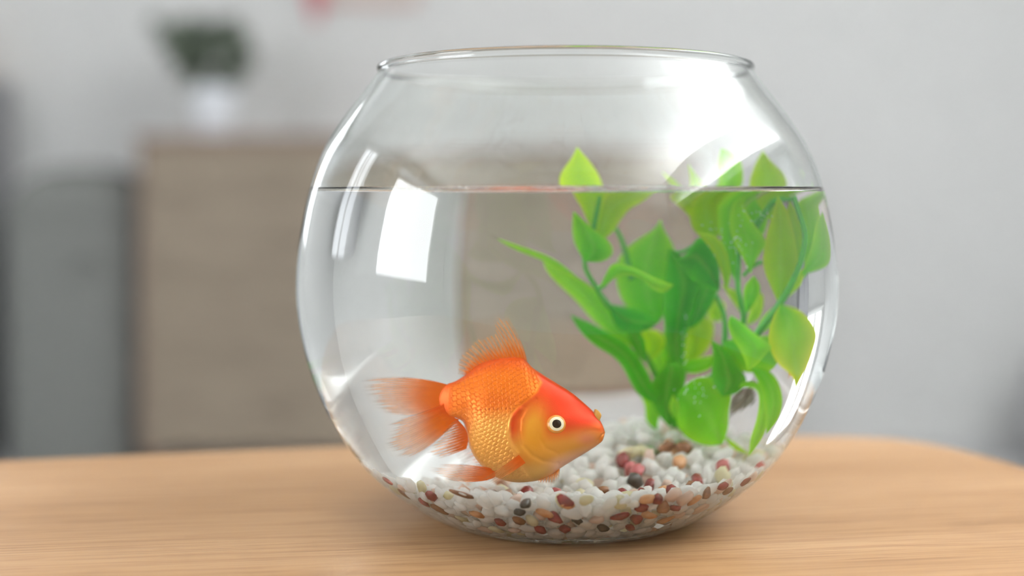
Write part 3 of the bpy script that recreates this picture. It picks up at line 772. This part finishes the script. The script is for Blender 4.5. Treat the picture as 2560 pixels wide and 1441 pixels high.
# ------------------------------------------------------------------ aquarium plant
M_leaf = bpy.data.materials.new('plastic_leaf'); M_leaf.use_nodes = True
def leafmat(m):
    nt = m.node_tree; p = nt.nodes['Principled BSDF']; p.inputs['Roughness'].default_value = .38; p.inputs['Specular IOR Level'].default_value = .08
    vc = nd(m, 'ShaderNodeVertexColor', layer_name='leaf'); tl = nd(m, 'ShaderNodeBsdfTranslucent')
    lk(m, vc.outputs[0], p.inputs['Base Color']); lk(m, vc.outputs[0], tl.inputs[0])
    a = nd(m, 'ShaderNodeMixShader'); a.inputs[0].default_value = .5; lk(m, p.outputs[0], a.inputs[1]); lk(m, tl.outputs[0], a.inputs[2])
    lk(m, a.outputs[0], nt.nodes['Material Output'].inputs['Surface'])
leafmat(M_leaf)
M_stem = mat('green_stem', (62, 168, 40), .4, .4)
TONE = {'y': ((140, 220, 30), (206, 240, 60)), 'g': ((76, 206, 44), (150, 226, 56)), 'd': ((34, 168, 46), (84, 200, 54)), 'o': ((130, 206, 34), (186, 222, 62)),
        'p': ((132, 224, 116), (196, 242, 150)), 'l': ((100, 216, 64), (174, 236, 80)), 'Y': ((92, 210, 64), (236, 242, 56))}
TONE = {k_: tuple((c_[0], c_[1], int(c_[2]*(.9 if k_ == 'p' else .6))) for c_ in v_) for k_, v_ in TONE.items()}
root_p = seen([(1690, 1075)], (0, 190, 0))[0]
plant = empty('aquarium_plant', tuple(root_p*S)); tag(plant, 'bright green plastic aquarium plant with pointed leaves rooted in the gravel', 'plant')
PO = root_p*S
def leaf(tone, depth, left, right, dd=12.0, cup=.22, twist=0.0):
    """left, right: the two margins from the foot to the tip; depth: how far back the foot stands; dd: how much nearer the tip comes"""
    n, k = 24, 9
    A, B = resample(left, n), resample(right, n)
    ctr_ = (A.mean(0)+B.mean(0))/2; A = ctr_+(A-ctr_)*1.07; B = ctr_+(B-ctr_)*1.07; ml = (A+B)/2; A = ml+(A-ml)*1.10; B = ml+(B-ml)*1.10
    A[0] = B[0] = (A[0]+B[0])/2; A[-1] = B[-1] = (A[-1]+B[-1])/2
    a = np.linspace(0, 1, k)[None, :, None]; s_ = np.linspace(0, 1, n)[:, None]
    G = A[:, None]*(1-a)+B[:, None]*a
    w = np.linalg.norm(A-B, axis=1)[:, None]*.8; e = a[0, :, 0][None]*2-1
    y = depth-dd*s_+cup*w*np.abs(e)**1.5+twist*w*e+.06*w*np.sin(9*s_+3*e+depth)
    Pl = np.stack([0*y, y, 0*y], -1).reshape(-1, 3)
    W = seen(G.reshape(-1, 2), Pl).reshape(n, k, 3)
    for _ in range(2): W[1:-1] = W[1:-1]*.5+(W[:-2]+W[2:])*.25
    r_ = np.hypot(W[..., 0], W[..., 1]); lim = r_in(W[..., 2])-6; q = np.minimum(1, lim/np.maximum(r_, 1e-6)); W[..., 0] *= q; W[..., 1] *= q
    c0, c1 = lin(TONE[tone][0]), lin(TONE[tone][1])
    m_ = np.clip(s_*.6+.6*np.abs(e)**2.5, 0, 1)[..., None]
    cc = c0*(1-m_)+c1*m_
    cc[:, k//2] = cc[:, k//2]*.8+lin((170, 228, 100))*.2
    ix = np.arange(n*k).reshape(n, k)
    ff = np.stack([ix[:-1, :-1], ix[1:, :-1], ix[1:, 1:], ix[:-1, 1:]], -1).reshape(-1, 4)
    me = pydata('leaf', W.reshape(-1, 3)*S-PO, ff); ca = me.color_attributes.new('leaf', 'FLOAT_COLOR', 'POINT')
    ca.data.foreach_set('color', np.concatenate([cc, np.ones((n, k, 1))], 2).astype(np.float32).ravel())
    return link('leaf', me, M_leaf, plant, True)
def stem(pts, depths, r=5.0):
    if np.isscalar(depths): depths = [depths]*len(pts)
    Q = np.array([seen([p], (0, d, 0))[0] for p, d in zip(pts, depths)])
    Q = catmull(Q, 6)
    return tube('stem', Q*S-PO, np.linspace(r*1.15, r*.8, len(Q))*S, M_stem, plant, 8)
# stems
stem([(1690,1085),(1668,1010),(1625,910),(1572,820),(1516,757),(1491,721),(1467,679),(1460,643)], [190,180,150,120,90,85,80,75], 5.5)
stem([(1466,640),(1480,590),(1490,540),(1500,490)], [78,80,80,80], 5)
stem([(1700,1085),(1702,980),(1704,880),(1708,800),(1716,730)], [190,160,140,125,125], 6)
stem([(1712,1080),(1740,1000),(1805,910),(1856,810),(1853,760),(1845,720),(1846,640),(1842,560)], [190,150,110,80,72,70,80,85], 5.5)
stem([(1716,1082),(1790,970),(1889,839),(1959,746),(1992,680),(2009,624),(2011,580),(1998,535),(1984,491)], [190,130,65,45,45,50,55,60,70], 6)
stem([(1870,592),(1905,545),(1935,505),(1985,498)], [80,75,72,72], 6)
stem([(1491,721),(1508,716),(1522,698)], [85,75,68], 4)
stem([(1676,632),(1708,630),(1738,612)], [130,110,95], 4)
stem([(1905,655),(1880,668),(1858,690)], 70, 4)
stem([(1800,915),(1812,850),(1810,790),(1790,738)], [110,105,100,95], 5)
stem([(1580,700),(1566,640),(1552,595),(1532,560)], 170, 5)
# leaves of the slender stem above the fish
leaf('y', 80, [(1484,578),(1468,545),(1456,513),(1438,490),(1406,464),(1411,432),(1430,405),(1444,375)], [(1484,578),(1496,545),(1503,512),(1505,488),(1500,464),(1486,432),(1467,403),(1444,375)], cup=.12)
leaf('o', 95, [(1505,598),(1490,550),(1510,500),(1560,479),(1628,480)], [(1505,598),(1530,577),(1547,550),(1572,520),(1607,502),(1628,480)], twist=.3)
leaf('g', 58, [(1462,650),(1445,615),(1436,575),(1436,532)], [(1462,650),(1500,650),(1525,630),(1511,598),(1475,570),(1436,532)], cup=.5)
leaf('l', 62, [(1505,720),(1519,690),(1535,663),(1556,662),(1594,676),(1640,699),(1678,711)], [(1505,720),(1527,707),(1545,690),(1594,692),(1634,724),(1658,728),(1678,711)], cup=.4)
leaf('l', 120, [(1602,862),(1530,775),(1450,704),(1419,674),(1377,647),(1309,623),(1254,603)], [(1602,862),(1515,780),(1432,701),(1395,669),(1343,648),(1274,619),(1254,603)])
leaf('l', 112, [(1606,884),(1560,810),(1510,750),(1463,711),(1419,687),(1384,666),(1365,656)], [(1606,884),(1560,852),(1495,808),(1450,756),(1405,715),(1374,683),(1365,656)], twist=.2)
leaf('d', 95, [(1642,1004),(1622,950),(1606,918),(1584,883),(1551,853),(1507,830),(1464,808),(1434,796)], [(1642,1004),(1600,987),(1573,946),(1556,911),(1533,888),(1491,864),(1456,829),(1434,796)], twist=.3)
leaf('d', 72, [(1524,764),(1565,771),(1601,781),(1644,804)], [(1524,764),(1545,815),(1575,829),(1615,823),(1644,804)], cup=.35)
leaf('d', 100, [(1610,905),(1590,880),(1571,840),(1566,812)], [(1610,905),(1613,870),(1601,835),(1566,812)])
leaf('y', 150, [(1618,902),(1611,860),(1603,820)], [(1618,902),(1646,882),(1659,852),(1642,830),(1603,820)])
# middle
leaf('g', 180, [(1645,797),(1610,788),(1575,763),(1553,706),(1556,652),(1580,621),(1610,597),(1638,581),(1650,556)], [(1645,797),(1667,766),(1678,706),(1679,650),(1674,614),(1657,584),(1650,556)], cup=.15)
leaf('d', 120, [(1698,962),(1672,872),(1666,800),(1667,720),(1674,632)], [(1698,962),(1707,890),(1717,815),(1736,757),(1754,707),(1742,680),(1674,632)], cup=.3)
leaf('d', 140, [(1716,822),(1728,765),(1745,715),(1768,686)], [(1716,822),(1746,806),(1772,770),(1790,720),(1768,686)], cup=.3)
leaf('o', 190, [(1708,914),(1711,850),(1721,810),(1748,792)], [(1708,914),(1746,892),(1774,852),(1777,806),(1748,792)])
leaf('o', 150, [(1778,645),(1730,547),(1692,509),(1660,485)], [(1778,645),(1772,560),(1737,500),(1702,480),(1660,485)])
leaf('y', 140, [(1722,486),(1692,457),(1655,430)], [(1722,486),(1680,460),(1655,430)])
leaf('o', 118, [(1780,603),(1747,581),(1731,550),(1732,500),(1729,462),(1723,416)], [(1780,603),(1798,570),(1797,520),(1785,490),(1756,462),(1723,416)], cup=.15)
leaf('l', 100, [(1830,652),(1804,590),(1797,520),(1803,465),(1797,422),(1804,381)], [(1830,652),(1843,590),(1849,520),(1853,465),(1849,410),(1831,391),(1804,381)], cup=.3)
leaf('l', 62, [(1876,678),(1858,640),(1838,600),(1829,560),(1833,525),(1845,487)], [(1876,678),(1887,646),(1906,616),(1908,600),(1885,567),(1863,531),(1845,487)], cup=.25)
leaf('d', 85, [(1796,724),(1755,707),(1730,689),(1711,669),(1691,651)], [(1796,724),(1793,665),(1773,617),(1750,598),(1730,621),(1717,640),(1691,651)], cup=.35)
leaf('o', 72, [(1815,723),(1800,667),(1785,632),(1765,607),(1743,583)], [(1815,723),(1824,680),(1810,625),(1787,594),(1743,583)], twist=.3)
leaf('g', 130, [(1838,700),(1815,650),(1805,600),(1815,560)], [(1838,700),(1842,650),(1840,600),(1815,560)])
leaf('y', 110, [(1850,778),(1829,747),(1806,713)], [(1850,778),(1848,738),(1806,713)])
leaf('g', 66, [(1866,782),(1861,745),(1866,715),(1885,692)], [(1866,782),(1885,756),(1898,722),(1885,692)])
leaf('y', 110, [(1866,812),(1879,770),(1896,732)], [(1866,812),(1898,792),(1907,746),(1896,732)])
leaf('y', 165, [(1800,803),(1773,790),(1785,742)], [(1800,803),(1810,765),(1785,742)])
# right
leaf('o', 100, [(1925,545),(1895,500),(1880,464),(1892,414),(1907,382)], [(1925,545),(1950,500),(1961,464),(1949,431),(1931,415),(1907,382)], cup=.15)
leaf('g', 140, [(1890,615),(1867,560),(1864,520),(1890,497)], [(1890,615),(1911,570),(1917,520),(1890,497)])
leaf('o', 62, [(1950,757),(1934,720),(1915,665),(1917,615),(1929,560),(1945,498)], [(1950,757),(1973,715),(1988,655),(1981,590),(1966,535),(1945,498)], cup=.2)
leaf('o', 95, [(1985,692),(1974,620),(1964,560),(1975,503)], [(1985,692),(2005,640),(2006,580),(1975,503)])
leaf('l', 85, [(2010,692),(2012,610),(2003,550),(1990,500),(2014,462)], [(2010,692),(2036,640),(2046,560),(2037,500),(2014,462)], cup=.12)
leaf('l', 58, [(2005,684),(2030,620),(2042,560),(2056,536)], [(2005,684),(2040,672),(2069,656),(2071,600),(2056,536)])
leaf('y', 70, [(1962,748),(1985,700),(2012,668)], [(1962,748),(2000,712),(2012,668)])
leaf('Y', 25, [(1953,768),(1938,796),(1929,842),(1937,882),(1953,910),(1982,936),(1988,966)], [(1953,768),(1991,780),(2015,802),(2032,833),(2028,863),(2012,915),(1996,946),(1988,966)], cup=.15)
leaf('l', 18, [(1830,794),(1824,808),(1833,842),(1852,870),(1864,900),(1869,922)], [(1830,794),(1859,814),(1883,835),(1907,853),(1926,870),(1909,882),(1895,904),(1869,922)], cup=.35)
leaf('g', 62, [(1812,855),(1823,895),(1850,919),(1890,926),(1925,922),(1947,894)], [(1812,855),(1870,850),(1930,850),(1947,894)])
leaf('l', 60, [(1889,839),(1905,800),(1944,760)], [(1889,839),(1925,815),(1944,760)])
leaf('d', 50, [(1805,988),(1785,950),(1787,895),(1780,855)], [(1805,988),(1836,980),(1861,952),(1839,915),(1821,884),(1780,855)], cup=.3)
leaf('g', 42, [(1878,924),(1897,955),(1910,990),(1915,1040),(1916,1080)], [(1878,924),(1916,929),(1943,960),(1952,1005),(1942,1045),(1916,1080)], cup=.25)
leaf('l', 55, [(1830,972),(1870,972),(1893,978),(1898,1010),(1889,1060),(1877,1095),(1873,1134)], [(1830,972),(1872,958),(1902,966),(1917,1000),(1915,1050),(1906,1087),(1873,1134)])
leaf('y', 75, [(1803,1083),(1830,1104),(1873,1135)], [(1803,1083),(1828,1117),(1850,1130),(1873,1135)])
leaf('g', 72, [(1696,990),(1699,1050),(1720,1083),(1750,1102),(1775,1108),(1803,1106)], [(1696,990),(1740,953),(1790,963),(1820,990),(1814,1030),(1815,1070),(1803,1106)], cup=.2)
leaf('d', 110, [(1672,1062),(1647,1030),(1631,985),(1640,950),(1672,912)], [(1672,1062),(1691,1020),(1706,960),(1706,920),(1672,912)], cup=.3)
leaf('l', 150, [(1640,1072),(1617,1050),(1613,1010),(1594,975),(1572,936)], [(1640,1072),(1646,1020),(1631,975),(1606,945),(1572,936)])
leaf('g', 130, [(1706,928),(1720,904),(1760,896),(1786,890)], [(1706,928),(1740,932),(1777,916),(1786,890)])
leaf('l', 80, [(1686,1048),(1675,1020),(1682,988)], [(1686,1048),(1695,1015),(1682,988)])
leaf('l', 190, [(1650,953),(1624,920),(1631,880),(1650,866)], [(1650,953),(1666,920),(1665,880),(1650,866)])
leaf('d', 150, [(1690,1060),(1662,1010),(1655,960),(1668,900)], [(1690,1060),(1700,1010),(1695,950),(1668,900)])
leaf('g', 185, [(1700,1050),(1720,1000),(1760,950),(1790,930)], [(1700,1050),(1750,1020),(1780,980),(1790,930)])
leaf('g', 170, [(1690,960),(1660,900),(1655,860),(1662,830)], [(1690,960),(1690,910),(1682,860),(1662,830)])
# weighted foot, half sunk in the gravel
fm = lathe_mesh('foot', [(0, -44*S), (60*S, -44*S), (66*S, -36*S), (40*S, -24*S), (0, -20*S)], 32)
link('foot', fm, M_stem, plant, True)
# fine air bubbles clinging to leaves and stems
bv, bf, nb = [], [], 0
bm = bmesh.new(); bmesh.ops.create_icosphere(bm, subdivisions=1, radius=1.0); bm.verts.ensure_lookup_table()
iv = np.array([v_.co for v_ in bm.verts]); fi_ = np.array([[v_.index for v_ in f_.verts] for f_ in bm.faces]); bm.free()
for (cx_, cy_, sx_, sy_, dep, cnt) in ((1735, 985, 45, 45, 28, 26), (1845, 600, 28, 60, 30, 34), (1706, 860, 10, 90, 70, 14), (1900, 545, 30, 30, 45, 12), (1780, 590, 30, 40, 60, 10)):
    for q in seen(np.stack([rng.normal(cx_, sx_*.6, cnt), rng.normal(cy_, sy_*.6, cnt)], 1), (0, dep, 0)):
        bv.append(iv*rng.uniform(.8, 1.5)*S+q*S); bf.append(fi_+nb*len(iv)); nb += 1
M_bub = mat('air_bubble', (235, 250, 240), .15, .6)
bb = link('air_bubbles', pydata('air_bubbles', np.vstack(bv), np.vstack(bf)), M_bub, None, True)
tag(bb, 'fine silvery air bubbles clinging to the plant leaves under water', 'bubbles', None, 'stuff')
